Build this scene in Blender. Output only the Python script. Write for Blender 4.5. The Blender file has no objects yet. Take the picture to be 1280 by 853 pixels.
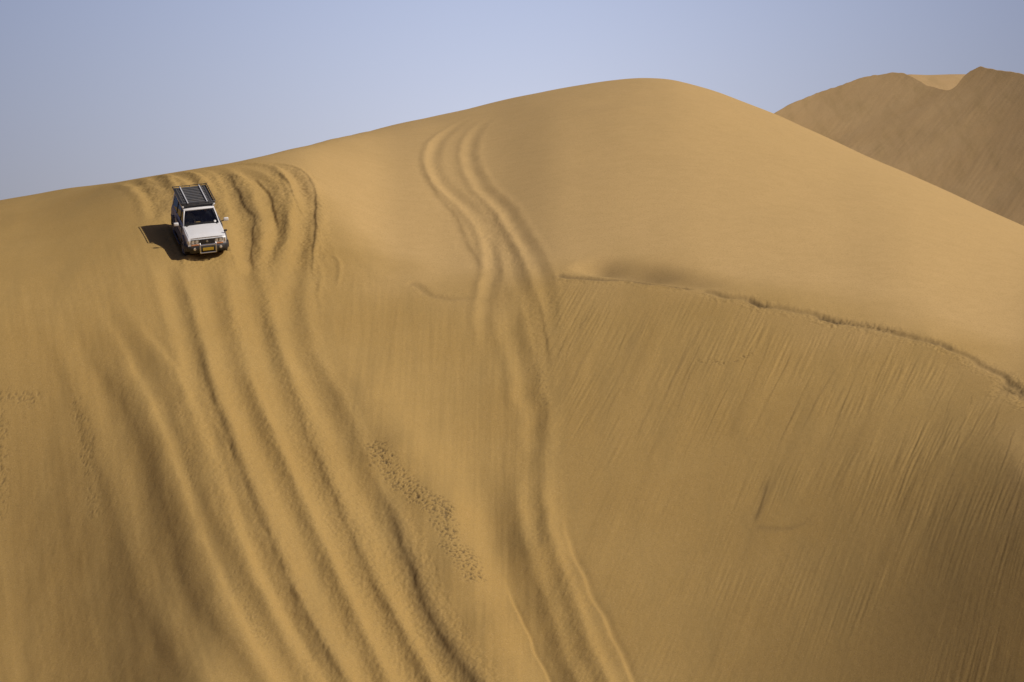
import bpy, bmesh, math, random
import numpy as np
from mathutils import Vector, Matrix

R_ = math.radians
random.seed(4)
scene = bpy.context.scene
C = scene.collection

# ------------------------------------------------------------------ camera, sky, sun, exposure
CAMZ = 7.0
PITCH = R_(3.2)
LENS = 135.0
FPX = LENS / 36.0 * 1280.0
cam_d = bpy.data.cameras.new('camera'); cam = bpy.data.objects.new('camera', cam_d); C.objects.link(cam)
cam.location = (0, 0, CAMZ); cam.rotation_euler = (R_(90) + PITCH, 0, 0)
cam_d.lens = LENS; cam_d.sensor_width = 36; cam_d.clip_start = 0.5; cam_d.clip_end = 9000
scene.camera = cam

SUN = Vector((0.63, -0.39, 0.67)).normalized()
sun_el = math.asin(SUN.z); sun_az = math.atan2(SUN.x, SUN.y)      # azimuth from +Y towards +X
world = bpy.data.worlds.new('World'); scene.world = world; world.use_nodes = True
wt = world.node_tree; wn = wt.nodes; wl = wt.links
bg = wn['Background']
sky = wn.new('ShaderNodeTexSky'); sky.sky_type = 'NISHITA'; sky.sun_disc = False
sky.sun_elevation = sun_el; sky.sun_rotation = sun_az
sky.altitude = 0; sky.air_density = 1.3; sky.dust_density = 3.2; sky.ozone_density = 4.0
mulc = wn.new('ShaderNodeMix'); mulc.data_type = 'RGBA'; mulc.blend_type = 'MULTIPLY'; mulc.inputs[0].default_value = 1.0
mulc.inputs[7].default_value = (1.16, 0.93, 1.04, 1)
# added sky gradient: bright behind the dune, dimmed elsewhere, imitating lens falloff
tcw = wn.new('ShaderNodeTexCoord'); dotn = wn.new('ShaderNodeVectorMath'); dotn.operation = 'DOT_PRODUCT'
dotn.inputs[1].default_value = Vector((0.004, 1, 0.085)).normalized()
wl.new(tcw.outputs['Generated'], dotn.inputs[0])
acs = wn.new('ShaderNodeMath'); acs.operation = 'ARCCOSINE'; wl.new(dotn.outputs['Value'], acs.inputs[0])
hz = wn.new('ShaderNodeMapRange'); hz.interpolation_type = 'LINEAR'
hz.inputs[1].default_value = R_(1.0); hz.inputs[2].default_value = R_(31); hz.inputs[3].default_value = 1; hz.inputs[4].default_value = 0
wl.new(acs.outputs[0], hz.inputs[0])
hp = wn.new('ShaderNodeMath'); hp.operation = 'POWER'; hp.inputs[1].default_value = 3.0; wl.new(hz.outputs[0], hp.inputs[0])
hc = wn.new('ShaderNodeMix'); hc.data_type = 'RGBA'; hc.inputs[6].default_value = (.22, .25, .33, 1); hc.inputs[7].default_value = (1.62, 1.63, 1.64, 1); wl.new(hp.outputs[0], hc.inputs[0])
hm = wn.new('ShaderNodeVectorMath'); hm.operation = 'MULTIPLY'; wl.new(mulc.outputs[2], hm.inputs[0]); wl.new(hc.outputs[2], hm.inputs[1])
wl.new(sky.outputs[0], mulc.inputs[6]); wl.new(hm.outputs[0], bg.inputs[0])
bg.inputs[1].default_value = 0.14

sd = bpy.data.lights.new('sun', 'SUN'); so = bpy.data.objects.new('sun', sd); C.objects.link(so)
sd.energy = 4.1; sd.angle = R_(0.53); sd.color = (1.0, 0.93, 0.82)
so.rotation_euler = SUN.to_track_quat('Z', 'Y').to_euler(); so.location = (60, -40, 80)
scene.view_settings.view_transform = 'Standard'; scene.view_settings.look = 'None'
scene.view_settings.exposure = -0.06; scene.view_settings.gamma = 1.0
scene.view_settings.use_curve_mapping = False

# ------------------------------------------------------------------ helpers: rays, noise, curves
def ray_azel(px, py):
    x = (np.asarray(px, float) - 640) / FPX; u = (426.5 - np.asarray(py, float)) / FPX
    c, s = math.cos(PITCH), math.sin(PITCH)
    dx, dy, dz = x, c - u * s, s + u * c
    return np.arctan2(dx, dy), dz / np.hypot(dx, dy)            # azimuth, tan(elevation)

_rng = np.random.RandomState(11)
_perm = _rng.permutation(4096).astype(np.int64)
_g = _rng.rand(4096) * 2 * np.pi
_gx, _gy = np.cos(_g), np.sin(_g)
def perlin(x, y, seed=0):
    xi = np.floor(x).astype(np.int64); yi = np.floor(y).astype(np.int64)
    xf = x - xi; yf = y - yi
    u = xf * xf * xf * (xf * (xf * 6 - 15) + 10); v = yf * yf * yf * (yf * (yf * 6 - 15) + 10)
    def gr(ix, iy, fx, fy):
        h = _perm[(_perm[(ix + seed * 131) & 4095] + iy + seed * 57) & 4095]
        return _gx[h] * fx + _gy[h] * fy
    a = gr(xi, yi, xf, yf); b = gr(xi + 1, yi, xf - 1, yf)
    c = gr(xi, yi + 1, xf, yf - 1); d = gr(xi + 1, yi + 1, xf - 1, yf - 1)
    return ((a + (b - a) * u) * (1 - v) + (c + (d - c) * u) * v) * 1.5
def fbm(x, y, o=3, seed=0):
    s = 0; a = 1.0
    for i in range(o):
        s = s + a * perlin(x * 2 ** i, y * 2 ** i, seed + i); a *= 0.5
    return s
def smooth(e0, e1, x):
    t = np.clip((x - e0) / (e1 - e0), 0, 1); return t * t * (3 - 2 * t)
def smin(a, b, k):
    h = np.clip(0.5 + 0.5 * (b - a) / k, 0, 1); return b + (a - b) * h - k * h * (1 - h)
def smax(a, b, k): return -smin(-a, -b, k)

_TA = np.linspace(-math.pi, math.pi, 72001)
def az_curve(pts, tanel=True, sm_px=25):
    """control values given at picture columns, turned into a smooth function of compass bearing"""
    px = np.array([p[0] for p in pts], float)
    if tanel:
        a, v = ray_azel(px, [p[1] for p in pts])
    else:
        a, _ = ray_azel(px, 300); v = np.array([p[1] for p in pts], float)
    y = np.interp(_TA, a, v)
    w = max(1, int(sm_px / FPX / (_TA[1] - _TA[0])))
    k = np.hanning(2 * w + 3); k /= k.sum()
    y = np.convolve(np.pad(y, w + 1, mode='edge'), k, mode='valid')
    return lambda az: np.interp(az, _TA, y)

# ------------------------------------------------------------------ the big dune, as a height field
SIL = az_curve([(-2600, 520), (-900, 420), (-300, 300), (0, 249.5), (100, 234), (146, 227.5), (185, 221), (215, 216.5), (251, 210.5), (292, 203), (340, 192.5),
                (391, 180.5), (430, 171), (500, 155), (566, 140), (647, 121), (700, 110.5), (736, 104.5), (770, 100.5), (797, 98.5), (831, 99), (850, 101.5),
                (894, 114), (930, 127.5), (967, 141.6), (1054, 182), (1156, 227), (1280, 282.7), (1500, 385), (2200, 560), (3500, 640)], True, 30)
BRK = az_curve([(-2600, 600), (-900, 520), (-300, 410), (0, 335), (60, 322), (110, 296), (160, 262), (215, 240), (260, 233), (330, 226), (380, 236), (430, 290), (480, 340),
                (560, 366), (620, 368), (690, 347), (760, 349), (860, 358), (960, 379), (1050, 400), (1110, 408), (1150, 419), (1200, 442), (1250, 470),
                (1280, 492), (1350, 540), (1500, 640), (2200, 700), (3500, 720)], True, 42)
SREL = az_curve([(-900, .2), (0, .20), (120, .22), (230, .24), (400, .22), (500, .22), (650, .235), (800, .25), (1000, .24), (1280, .24)], False, 60)
BW = az_curve([(-900, 2.5), (0, 2.2), (120, 1.6), (200, .9), (400, .9), (450, .8), (600, .5), (680, .25), (760, .16), (1300, .14)], False, 40)

CAR = Vector((-13.567, 166.534, CAMZ + 13.540))
def ground(x, y, az, r):
    g = 5.4 * np.exp(-(r / 45.0) ** 2) + 0.9 * fbm(x / 90, y / 90, 2, 5) + 0.35 * fbm(x / 22, y / 22, 2, 8)
    return g
def face(x, y):
    a = R_(14)
    s = (x - CAR.x) * math.sin(a) - (y - CAR.y) * math.cos(a)
    t0, t1 = math.tan(R_(24)), math.tan(R_(31.5))
    sp = np.maximum(s, 0)
    p1 = CAR.z + 0.06 - (t0 * s + (t1 - t0) * (sp - 14 * (1 - np.exp(-sp / 14))))
    x0 = -15.4 + 4.8 * smooth(3, 30, s)                       # the nose turns away to the left of this line
    lx = smin(x0 - x, np.full_like(x, 20.0), 5.0)
    p1 = p1 - 0.52 * (np.sqrt(lx ** 2 + 1.3 ** 2) + lx) * (0.12 + 0.88 * smooth(1, 22, s))
    # lateral swell: low rounded shoulder under the first tracks
    a2 = R_(-19)
    cx, cy, cz = CREASE
    s2 = (x - cx) * math.sin(a2) - (y - cy) * math.cos(a2)
    p2 = cz - math.tan(R_(32.5)) * s2
    xr = np.maximum(x - 5, 0)
    p2 = p2 + 0.037 * np.where(xr < 10, xr ** 2, np.where(xr < 16, 20 * xr - 100, 220 + 60 * (1 - np.exp(-(xr - 16) / 3.0)))) * smooth(-12, 14, s2)
    return smax(p1, p2, 1.6)
# crease between the two faces passes the point seen at (600, 640)
CREASE = (0.0, 148.0, 10.0)
def _find_crease(px, py):
    az, te = ray_azel(px, py)
    a = R_(14)
    r = np.linspace(110, 200, 9000); x = r * np.sin(az); y = r * np.cos(az)
    s = (x - CAR.x) * math.sin(a) - (y - CAR.y) * math.cos(a); sp = np.maximum(s, 0)
    t0, t1 = math.tan(R_(24)), math.tan(R_(31.5))
    p1 = CAR.z + 0.06 - (t0 * s + (t1 - t0) * (sp - 14 * (1 - np.exp(-sp / 14))))
    i = np.argmax((p1 - CAMZ) / r > te)
    return (x[i], y[i], p1[i])
CREASE = _find_crease(602.0, 640.0)

_BA = np.linspace(-1.2, 1.2, 4001)      # brink solved per bearing
def _solve_brink():
    te = BRK(_BA); r = np.linspace(90, 330, 4800)
    X = r[None, :] * np.sin(_BA)[:, None]; Y = r[None, :] * np.cos(_BA)[:, None]
    Z = face(X, Y)
    ok = (Z - CAMZ) / r[None, :] > te[:, None]
    rb = r[np.argmax(ok, axis=1)]; v = ok.any(axis=1) & (np.abs(_BA) < .30); rb = np.interp(_BA, _BA[v], rb[v])
    k = np.hanning(41); k /= k.sum()
    return np.convolve(np.pad(rb, 20, mode='edge'), k, mode='valid')
_RB = _solve_brink()
def brink_range(az): return np.interp(np.clip(az, -1.2, 1.2), _BA, _RB)
def crest_params(az):
    rb = brink_range(az); es = SIL(az); d = np.maximum((es - BRK(az)) * rb, 0.25)
    sr = SREL(az); L = 2 * d / sr; k = sr * sr / (4 * d)
    return rb, es, L, k
def base_height(az, r):
    x = r * np.sin(az); y = r * np.cos(az)
    rb, es, L, k = crest_params(az)
    Rc = rb + L
    dr = r - Rc
    lim = 0.45 / (2 * k)                                   # beyond this the lee side runs straight
    q = np.where(dr < lim, k * dr * dr, k * lim * lim + 0.45 * (dr - lim))
    q = np.where(dr < -L, k * L * L + 2 * k * L * (-dr - L), q)   # short of the brink it runs on straight
    T = CAMZ + r * es - q
    F = face(x, y)
    b = smin(F, T, BW(az))
    fade = 1 - smooth(0.5, 1.1, np.abs(az))
    g = ground(x, y, az, r)
    return smax(g, g + (b - g) * fade, 1.2), F, T

def hit(px, py):
    """where the line of sight first meets the bare dune"""
    az, te = ray_azel(px, py)
    r = np.linspace(112, 300, 12000)
    z, _, _ = base_height(np.full_like(r, az), r)
    ok = (z - CAMZ) / r >= te
    i = int(np.argmax(ok)) if ok.any() else int(np.argmax((z - CAMZ) / r))
    return float(az), float(r[i])

# grid -----------------------------------------------------------------
az0, az1 = ray_azel(-40, 400)[0], ray_azel(1320, 400)[0]
az_in = np.linspace(az0, az1, 1240)
st = [az1]; step = (az1 - az0) / 1239
while st[-1] < math.pi - 0.05:
    step = min(step * 1.13, 0.06); st.append(st[-1] + step)
right = np.array(st[1:]); left = -right[::-1] - (az1 + az0) * 0 
left = left[left < az0 - 1e-5]
AZ = np.concatenate([left, az_in, right])
NA = len(AZ)
rb_, es_, L_, k_ = crest_params(AZ)
RC = rb_ + L_
r_lo = np.full(NA, 122.0)
rows = []
rows.append((np.linspace(0.02, 1, 41)[:-1] ** 1.3)[None, :] * r_lo[:, None])
n1 = 820
rows.append(r_lo[:, None] + (rb_ - r_lo)[:, None] * np.linspace(0, 1, n1)[None, :])
n2 = 420
rows.append(rb_[:, None] + (RC - rb_)[:, None] * np.linspace(1.0 / n2, 1, n2)[None, :])
rows.append(RC[:, None] + (np.linspace(0, 1, 60)[1:] ** 1.5)[None, :] * 60)
rows.append((RC + 60)[:, None] + ((np.linspace(0, 1, 60)[1:]) ** 2.6)[None, :] * 6000)
RG = np.concatenate(rows, axis=1)
NR = RG.shape[1]
AG = np.repeat(AZ[:, None], NR, axis=1)
X = RG * np.sin(AG); Y = RG * np.cos(AG)
Z, Fz, Tz = base_height(AG, RG)
Z0 = Z.copy()
TEL = (Z0 - CAMZ) / RG
del rows

ia_in = np.where((AZ > az0 - 0.002) & (AZ < az1 + 0.002))[0]
IA0, IA1 = ia_in[0], ia_in[-1] + 1
JR0, JR1 = 40, 40 + n1 + n2 + 20
def win(pts_xy, pad):
    """index window of the grid round a short stretch of ground"""
    p = np.array(pts_xy); a = np.arctan2(p[:, 0], p[:, 1]); r = np.hypot(p[:, 0], p[:, 1])
    da = pad / r.min()
    i0 = np.searchsorted(AZ, a.min() - da); i1 = np.searchsorted(AZ, a.max() + da)
    im = min(max((i0 + i1) // 2, 0), NA - 1)
    lo = r.min() - pad; hi = r.max() + pad
    j0 = max(0, min(np.searchsorted(RG[max(i0, 0)], lo), np.searchsorted(RG[min(i1, NA - 1)], lo)) - 1)
    j1 = min(NR, max(np.searchsorted(RG[max(i0, 0)], hi), np.searchsorted(RG[min(i1, NA - 1)], hi)) + 1)
    return max(i0, 0), min(i1, NA), j0, j1

def catmull(P, n=6):
    P = [np.array(p, float) for p in P]; P = [2 * P[0] - P[1]] + P + [2 * P[-1] - P[-2]]
    out = []
    for i in range(1, len(P) - 2):
        for k in range(n):
            t = k / n
            out.append(0.5 * ((2 * P[i]) + (-P[i - 1] + P[i + 1]) * t + (2 * P[i - 1] - 5 * P[i] + 4 * P[i + 1] - P[i + 2]) * t * t
                              + (-P[i - 1] + 3 * P[i] - 3 * P[i + 1] + P[i + 2]) * t ** 3))
    out.append(P[-2]); return np.array(out)

ROUGH = np.zeros_like(Z)       # how crumbly the sand is
DARK = np.zeros_like(Z)        # dark tone: grain streaks, and shade painted into scarps, pits and hollow
def carve(px_pts, prof, width, taper=(0.08, 0.08), rough=0.0, dark=0.0, wob=0.12, seed=0, vary=.3):
    """push a cross profile prof(d) (d = signed metres across, right positive) along a line on the sand"""
    px_pts = list(px_pts)
    if px_pts[-1][1] > 850:
        (xa, ya), (xb, yb) = px_pts[-2], px_pts[-1]; px_pts.append((xb + (xb - xa) * 45 / (yb - ya), yb + 45))
    pp = catmull(px_pts, 6)
    w = []
    for a, b in pp:
        az, r = hit(a, b); w.append((r * math.sin(az), r * math.cos(az)))
    w = np.array(w)
    # smooth ranges a little
    for _ in range(2): w[1:-1] = 0.25 * w[:-2] + 0.5 * w[1:-1] + 0.25 * w[2:]
    seg = np.hypot(*(w[1:] - w[:-1]).T); cum = np.concatenate([[0], np.cumsum(seg)]); tot = cum[-1]
    i0, i1, j0, j1 = win(w, width * 1.3 + 0.3)
    D = np.full((i1 - i0, j1 - j0), 1e9); S = np.zeros_like(D); SG = np.zeros_like(D)
    for q in range(len(w) - 1):
        if seg[q] < 1e-4: continue
        a0, a1, b0, b1 = win(w[q:q + 2], width * 1.3 + 0.3)
        a0 = max(a0, i0); a1 = min(a1, i1); b0 = max(b0, j0); b1 = min(b1, j1)
        if a1 <= a0 or b1 <= b0: continue
        x = X[a0:a1, b0:b1]; y = Y[a0:a1, b0:b1]
        d = (w[q + 1] - w[q]) / seg[q]
        tx = x - w[q][0]; ty = y - w[q][1]
        t = np.clip(tx * d[0] + ty * d[1], 0, seg[q])
        ex = tx - t * d[0]; ey = ty - t * d[1]
        dist = np.hypot(ex, ey); sg = -np.sign(d[0] * ty - d[1] * tx) * -1
        sl = (slice(a0 - i0, a1 - i0), slice(b0 - j0, b1 - j0))
        m = dist < D[sl]
        D[sl] = np.where(m, dist, D[sl]); S[sl] = np.where(m, cum[q] + t, S[sl]); SG[sl] = np.where(m, sg, SG[sl])
    m = D < width * 1.3 + 0.3
    sd_ = np.where(m, D * SG, 0)
    sd_ = sd_ + wob * width * perlin(S / 1.3, np.full_like(S, seed * 3.3), seed + 3)
    t = S / max(tot, 1e-6)
    env = smooth(0, max(taper[0], 1e-3), t) * (1 - smooth(1 - max(taper[1], 1e-3), 1, t))
    amp = 1 + vary * perlin(S / (2.1 if vary < .5 else .9), np.full_like(S, seed * 1.7), seed + 9)
    fall = 1 - smooth(width * 0.85, width * 1.25, np.abs(sd_))
    Z[i0:i1, j0:j1] += np.where(m, prof(sd_) * env * amp * fall, 0)
    if rough: ROUGH[i0:i1, j0:j1] += np.where(m, rough * env * fall, 0)
    if dark: DARK[i0:i1, j0:j1] += np.where(m, dark * env * np.exp(-(sd_ / (0.4 * width)) ** 2), 0)

# travel runs from far to near; "right" = picture right.
def rut(depth, half, berm=0.5, skew=0.0):
    def f(d):
        return -depth * np.exp(-(d / half) ** 2) + depth * berm * (np.exp(-((d - 1.75 * half) / (0.7 * half)) ** 2) * (1 + skew)
                                                                  + np.exp(-((d + 1.75 * half) / (0.7 * half)) ** 2) * (1 - skew))
    return f
def scarp(h, soft, reach):
    """a sharp step rising to the right, easing back over `reach` metres"""
    def f(d):
        up = 1 / (1 + np.exp(-d / soft * 2.5))
        return h * up * np.exp(-np.maximum(d, 0) / reach) - 0.35 * h * np.exp(-((d + 1.5 * soft) / (2 * soft)) ** 2)
    return f
def scarp_left(h, soft, reach):
    f = scarp(h, soft, reach); return lambda d: f(-d)
def hump(h, half): return lambda d: h * np.exp(-(d / half) ** 2)

# --- broad forms ---
i_sl = (slice(IA0 - 1, IA1 + 1), slice(JR0, JR1))
carve([(420, 425), (455, 500), (500, 560), (545, 640), (575, 720), (620, 853)], hump(0.50, 1.5), 3.2, (0.25, 0.01), wob=0.03)
carve([(592, 560), (606, 650), (640, 745), (688, 853)], hump(-0.22, 0.8), 1.8, (0.3, 0.01), wob=0.05, seed=2)
carve([(650, 560), (655, 640), (690, 740), (735, 853)], hump(0.34, 1.0), 2.2, (0.4, 0.01), wob=0.05, seed=3)
# --- the long tracks below the car (right wall in shade, berm beyond it lit) ---
A = [(214, 318), (222, 345), (236, 390), (247, 430), (260, 480), (280, 535), (310, 615), (350, 710), (380, 775), (425, 853)]
B = [(262, 318), (272, 370), (287, 430), (300, 480), (340, 570), (370, 640), (410, 730), (450, 810), (470, 853)]
Cc = [(319, 355), (328, 385), (340, 430), (360, 490), (385, 560), (425, 650), (460, 730), (495, 790), (525, 853)]
Dd = [(372, 330), (374, 380), (386, 440), (405, 480), (435, 540), (465, 615), (495, 670), (520, 740), (550, 805), (580, 853)]
carve([(p[0] -13, p[1]) for p in A], rut(0.11, 0.36, .55, .3), 1.0, (.1, .01), rough=.35, wob=.05, seed=1)
carve([(238, 395), (250, 440), (262, 482), (283, 537), (313, 617), (353, 711), (384, 775), (430, 853)], scarp(0.055, .10, .5), 1.0, (.2, .01), rough=.35, dark=.1, wob=.05, seed=4, vary=.9)
carve([(p[0] -10, p[1]) for p in B], rut(0.12, 0.42, .5, .3), 1.1, (.15, .01), rough=.3, wob=.05, seed=5)
carve([(p[0] -13, p[1]) for p in Cc], rut(0.11, 0.42, .5, .5), 1.2, (.1, .01), rough=.5, wob=.05, seed=6)
carve([(366, 495), (391, 562), (431, 650), (466, 730), (500, 790), (530, 853)], scarp(0.05, .10, .45), .9, (.2, .01), rough=.4, dark=.05, wob=.06, seed=44, vary=.9)
carve([(p[0] -14, p[1]) for p in Dd], rut(0.11, 0.42, .55, .1), 1.2, (.15, .01), rough=.5, wob=.05, seed=7)
carve([(462, 590), (492, 655), (520, 730), (552, 805), (584, 853)], scarp(0.06, .09, .4), .9, (.4, .01), rough=.8, dark=.35, wob=.08, seed=8, vary=.9)
carve([(300, 440), (318, 490), (356, 575), (395, 660), (440, 760), (480, 853)], hump(.07, .3), .8, (.2, .01), rough=.2, wob=.07, seed=9)
E1 = [(78, 372), (100, 405), (120, 440), (150, 505), (185, 595), (215, 685), (245, 755), (285, 820), (305, 853)]
F1 = [(118, 368), (140, 402), (165, 440), (200, 485), (230, 545), (260, 630), (280, 700), (320, 770), (360, 830), (375, 853)]
carve([(p[0] -9, p[1]) for p in E1], rut(0.15, 0.6, .5, .4), 1.3, (.25, .01), rough=.2, wob=.06, seed=10)
carve([(p[0] -9, p[1]) for p in F1], rut(0.14, 0.55, .5, .3), 1.2, (.25, .01), rough=.2, wob=.06, seed=11)
carve([(205, 430), (222, 470), (260, 555), (282, 620), (322, 700), (362, 775), (400, 853)], rut(.09, .35, .5), 1, (.3, .01), rough=.2, wob=.07, seed=12)
for q, xx in enumerate((20, 58, 92, 128, 165)):
    carve([(xx + 8, 470), (xx, 540), (xx + 4, 640), (xx + 12, 740), (xx + 22, 853)], rut(.035 + .015 * (q % 2), .5, .5), 1.3, (.35, .01), rough=.1, wob=.12, seed=20 + q)
# --- churned tracks over the crest beside and behind the car ---
T1 = [(246, 212), (266, 214), (279, 224), (289, 242), (298, 262), (306, 290), (308, 318), (306, 345), (318, 395)]
carve(T1, rut(.14, .40, .45, .2), 1.1, (.22, .25), rough=.6, wob=.08, seed=30)
carve([(278, 212), (291, 226), (299, 243), (308, 259), (318, 277), (316, 306), (315, 328), (320, 355)], scarp(.055, .05, .35), .8, (.3, .25), rough=.7, dark=.25, wob=.1, seed=31)
carve([(270, 212), (300, 215.5), (322, 226), (334, 245), (340, 268), (348, 290), (340, 320), (334, 350)], rut(.12, .34, .5), 1.0, (.25, .3), rough=.5, wob=.08, seed=32)
carve([(284, 206.5), (320, 206.5), (345, 212), (356, 225), (364, 242), (362, 268), (356, 292), (344, 325), (338, 360)], hump(.10, .28), .7, (.1, .2), rough=.4, wob=.08, seed=33)
carve([(284, 204.8), (330, 204.8), (356, 210), (368, 221), (378, 238), (384, 262), (380, 290), (372, 324), (366, 357), (366, 395)], rut(.14, .36, .4), 1.1, (.3, .3), rough=.5, wob=.07, seed=34)
carve([(300, 203.5), (345, 205), (370, 211), (385, 222), (393, 236), (395, 256), (394, 280), (392, 302), (390, 326), (392, 370)], scarp(.06, .05, .22), .7, (.35, .3), rough=.7, wob=.12, seed=35)
carve([(348, 219), (360, 232), (366, 246), (374, 262), (382, 272)], scarp(.06, .05, .25), .6, (.1, .2), rough=.6, wob=.1, seed=36)
carve([(318, 222), (336, 240), (342, 258), (350, 290)], scarp(.08, .05, .25), .6, (.1, .2), rough=.5, wob=.1, seed=37)
carve([(160, 226), (176, 231), (186, 243), (193, 258), (199, 280)], rut(.14, .34, .5, .2), 1.0, (.3, .2), rough=.5, wob=.1, seed=38)
carve([(186, 221), (198, 229), (208, 243), (214, 262), (218, 285)], rut(.13, .3, .5, .2), .9, (.35, .2), rough=.6, dark=.2, wob=.1, seed=39)
carve([(212, 217), (232, 222), (246, 232), (256, 250), (262, 280)], rut(.12, .28, .5), .9, (.35, .2), rough=.6, wob=.1, seed=40)
carve([(232, 214.2), (252, 217), (264, 230), (270, 252), (276, 285)], rut(.09, .26, .5), .8, (.35, .2), rough=.6, wob=.1, seed=41)
carve([(405, 315), (422, 324), (425, 340), (420, 362)], hump(.035, .12), .4, (.2, .3), rough=.4, wob=.15, seed=42)
carve([(398, 325), (402, 345), (398, 370), (404, 395)], hump(.03, .12), .4, (.2, .3), rough=.3, wob=.15, seed=43)
# --- the second pair of tracks, over the dome ---
D1 = [(600, 143), (572, 157), (553, 172), (544, 187), (542, 206), (553, 229), (584, 257), (607, 285), (615, 307), (617, 333), (612, 362), (606, 395), (616, 440), (634, 478)]
D2 = [(628, 141), (604, 155), (592, 170), (587, 187), (589, 206), (603, 234), (630, 260), (648, 288), (667, 320), (679, 345), (686, 377), (689, 402), (692, 440)]
carve(D1, rut(.055, .28, .5, -.6), .9, (.3, .15), rough=.25, wob=.05, seed=50)
carve([(535, 190), (529, 209), (548, 245), (571, 272), (584, 304), (604, 338), (610, 365)], scarp(.05, .14, .5), .9, (.25, .2), rough=.25, wob=.05, seed=51)
carve(D2, rut(.055, .28, .5, -.3), .9, (.3, .1), rough=.25, wob=.05, seed=52)
carve([(590, 250), (607, 268), (628, 300), (640, 325), (646, 352), (662, 380), (672, 420)], rut(.035, .25, .5), .8, (.3, .3), rough=.3, wob=.08, seed=53)
carve([(636, 380), (640, 420), (655, 470), (668, 540), (664, 600)], rut(.07, .35, .5), 1, (.2, .3), rough=.25, wob=.12, seed=54)
carve([(668, 360), (680, 400), (687, 440), (690, 470)], scarp(.04, .07, .3), .8, (.3, .4), rough=.4, dark=.05, wob=.1, seed=55)
carve([(510, 353), (522, 358), (538, 369), (560, 373), (585, 374), (602, 378)], hump(-.05, .2), .6, (.05, .5), rough=.5, dark=.2, wob=.15, seed=56)
# --- fan at the foot of those tracks ---
carve([(700, 640), (712, 690), (722, 712), (741, 755), (761, 792), (789, 853)], scarp_left(.10, .08, .9), 1.4, (.3, .01), rough=.15, dark=.1, wob=.05, seed=60)
carve([(628, 715), (644, 762), (666, 812), (687, 853)], scarp_left(.09, .05, .7), 1.2, (.3, .01), rough=.15, wob=.06, seed=61)
carve([(668, 560), (664, 620), (672, 680), (700, 760), (735, 853)], rut(.08, .3, .5), .9, (.3, .01), rough=.25, wob=.1, seed=62)
carve([(690, 470), (684, 540), (680, 620), (690, 690), (720, 780), (750, 853)], hump(.08, .35), .9, (.3, .01), rough=.2, wob=.1, seed=63)
# --- scars on the slip face ---
carve([(965, 592), (955, 620), (944, 655)], scarp(.02, .07, .25), .5, (.3, .2), dark=.25, wob=.1, seed=70)
carve([(942, 658), (965, 661), (990, 659), (1006, 652), (1016, 636)], hump(-.012, .12), .4, (.1, .5), dark=.2, wob=.2, seed=71)
# broad slump tongues on the slip face
for q, (x0, y0, ln, wd) in enumerate([(760, 372, 170, .8), (838, 380, 120, .6), (905, 395, 260, 1.0), (985, 400, 150, .7), (1060, 425, 300, 1.1), (1130, 440, 180, .8), (1210, 480, 240, 1.0), (800, 560, 200, .9), (960, 690, 150, 1.0)]):
    carve([(x0 - .42 * ln * t, y0 + ln * t) for t in (0, .3, .6, 1)], (lambda w_: (lambda d: .022 * np.exp(-(d / w_) ** 4)))(wd * .55), wd, (.35, .08), wob=.18, seed=300 + q)
# long creases down the slip face
rs = np.random.RandomState(8)
for q in range(120):
    x0 = rs.uniform(705, 1330); y0 = float(np.interp(x0, [690, 860, 1050, 1150, 1250, 1330], [350, 362, 405, 425, 480, 530])) + abs(rs.normal(0, 55)) + 5
    ln = rs.uniform(25, 130); sl = 0.46 - 0.10 * (y0 - 350) / 400 + rs.normal(0, .03)
    P = [(x0 - sl * ln * t + rs.normal(0, .8), y0 + ln * t) for t in (0, .25, .5, .75, 1)]
    if P[-1][1] > 850: continue
    h = rs.uniform(.003, .011) * (1.6 if rs.rand() < .15 else 1)
    carve(P, (scarp(h, .02, .12) if rs.rand() < .55 else hump(-h * .8, .035)), .25, (.3, .5), rough=.05, dark=.10 * (rs.rand() < .3), wob=.15, seed=100 + q)
# --- ragged lip along the brink on the right ---
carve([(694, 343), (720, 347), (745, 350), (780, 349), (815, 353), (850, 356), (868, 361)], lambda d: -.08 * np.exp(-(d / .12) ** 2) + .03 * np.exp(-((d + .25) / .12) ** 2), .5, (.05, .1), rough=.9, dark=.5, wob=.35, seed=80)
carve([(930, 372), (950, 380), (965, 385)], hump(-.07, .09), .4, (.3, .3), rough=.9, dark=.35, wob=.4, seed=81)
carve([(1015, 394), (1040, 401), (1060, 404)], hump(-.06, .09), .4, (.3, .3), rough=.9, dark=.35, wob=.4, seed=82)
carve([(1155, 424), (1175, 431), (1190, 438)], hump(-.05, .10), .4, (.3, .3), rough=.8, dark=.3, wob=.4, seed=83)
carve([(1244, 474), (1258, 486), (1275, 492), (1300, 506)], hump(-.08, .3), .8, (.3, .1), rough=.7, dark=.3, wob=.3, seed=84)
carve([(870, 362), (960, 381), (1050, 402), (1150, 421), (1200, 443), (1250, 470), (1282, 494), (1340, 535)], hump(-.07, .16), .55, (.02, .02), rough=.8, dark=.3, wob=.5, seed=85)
# hollow in the sand just above the lip, its shade also painted darker
carve([(712, 330), (760, 334), (810, 340), (860, 350), (930, 369)], hump(-.50, .8), 2.2, (.2, .6), dark=.28, wob=.02, seed=86)

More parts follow.
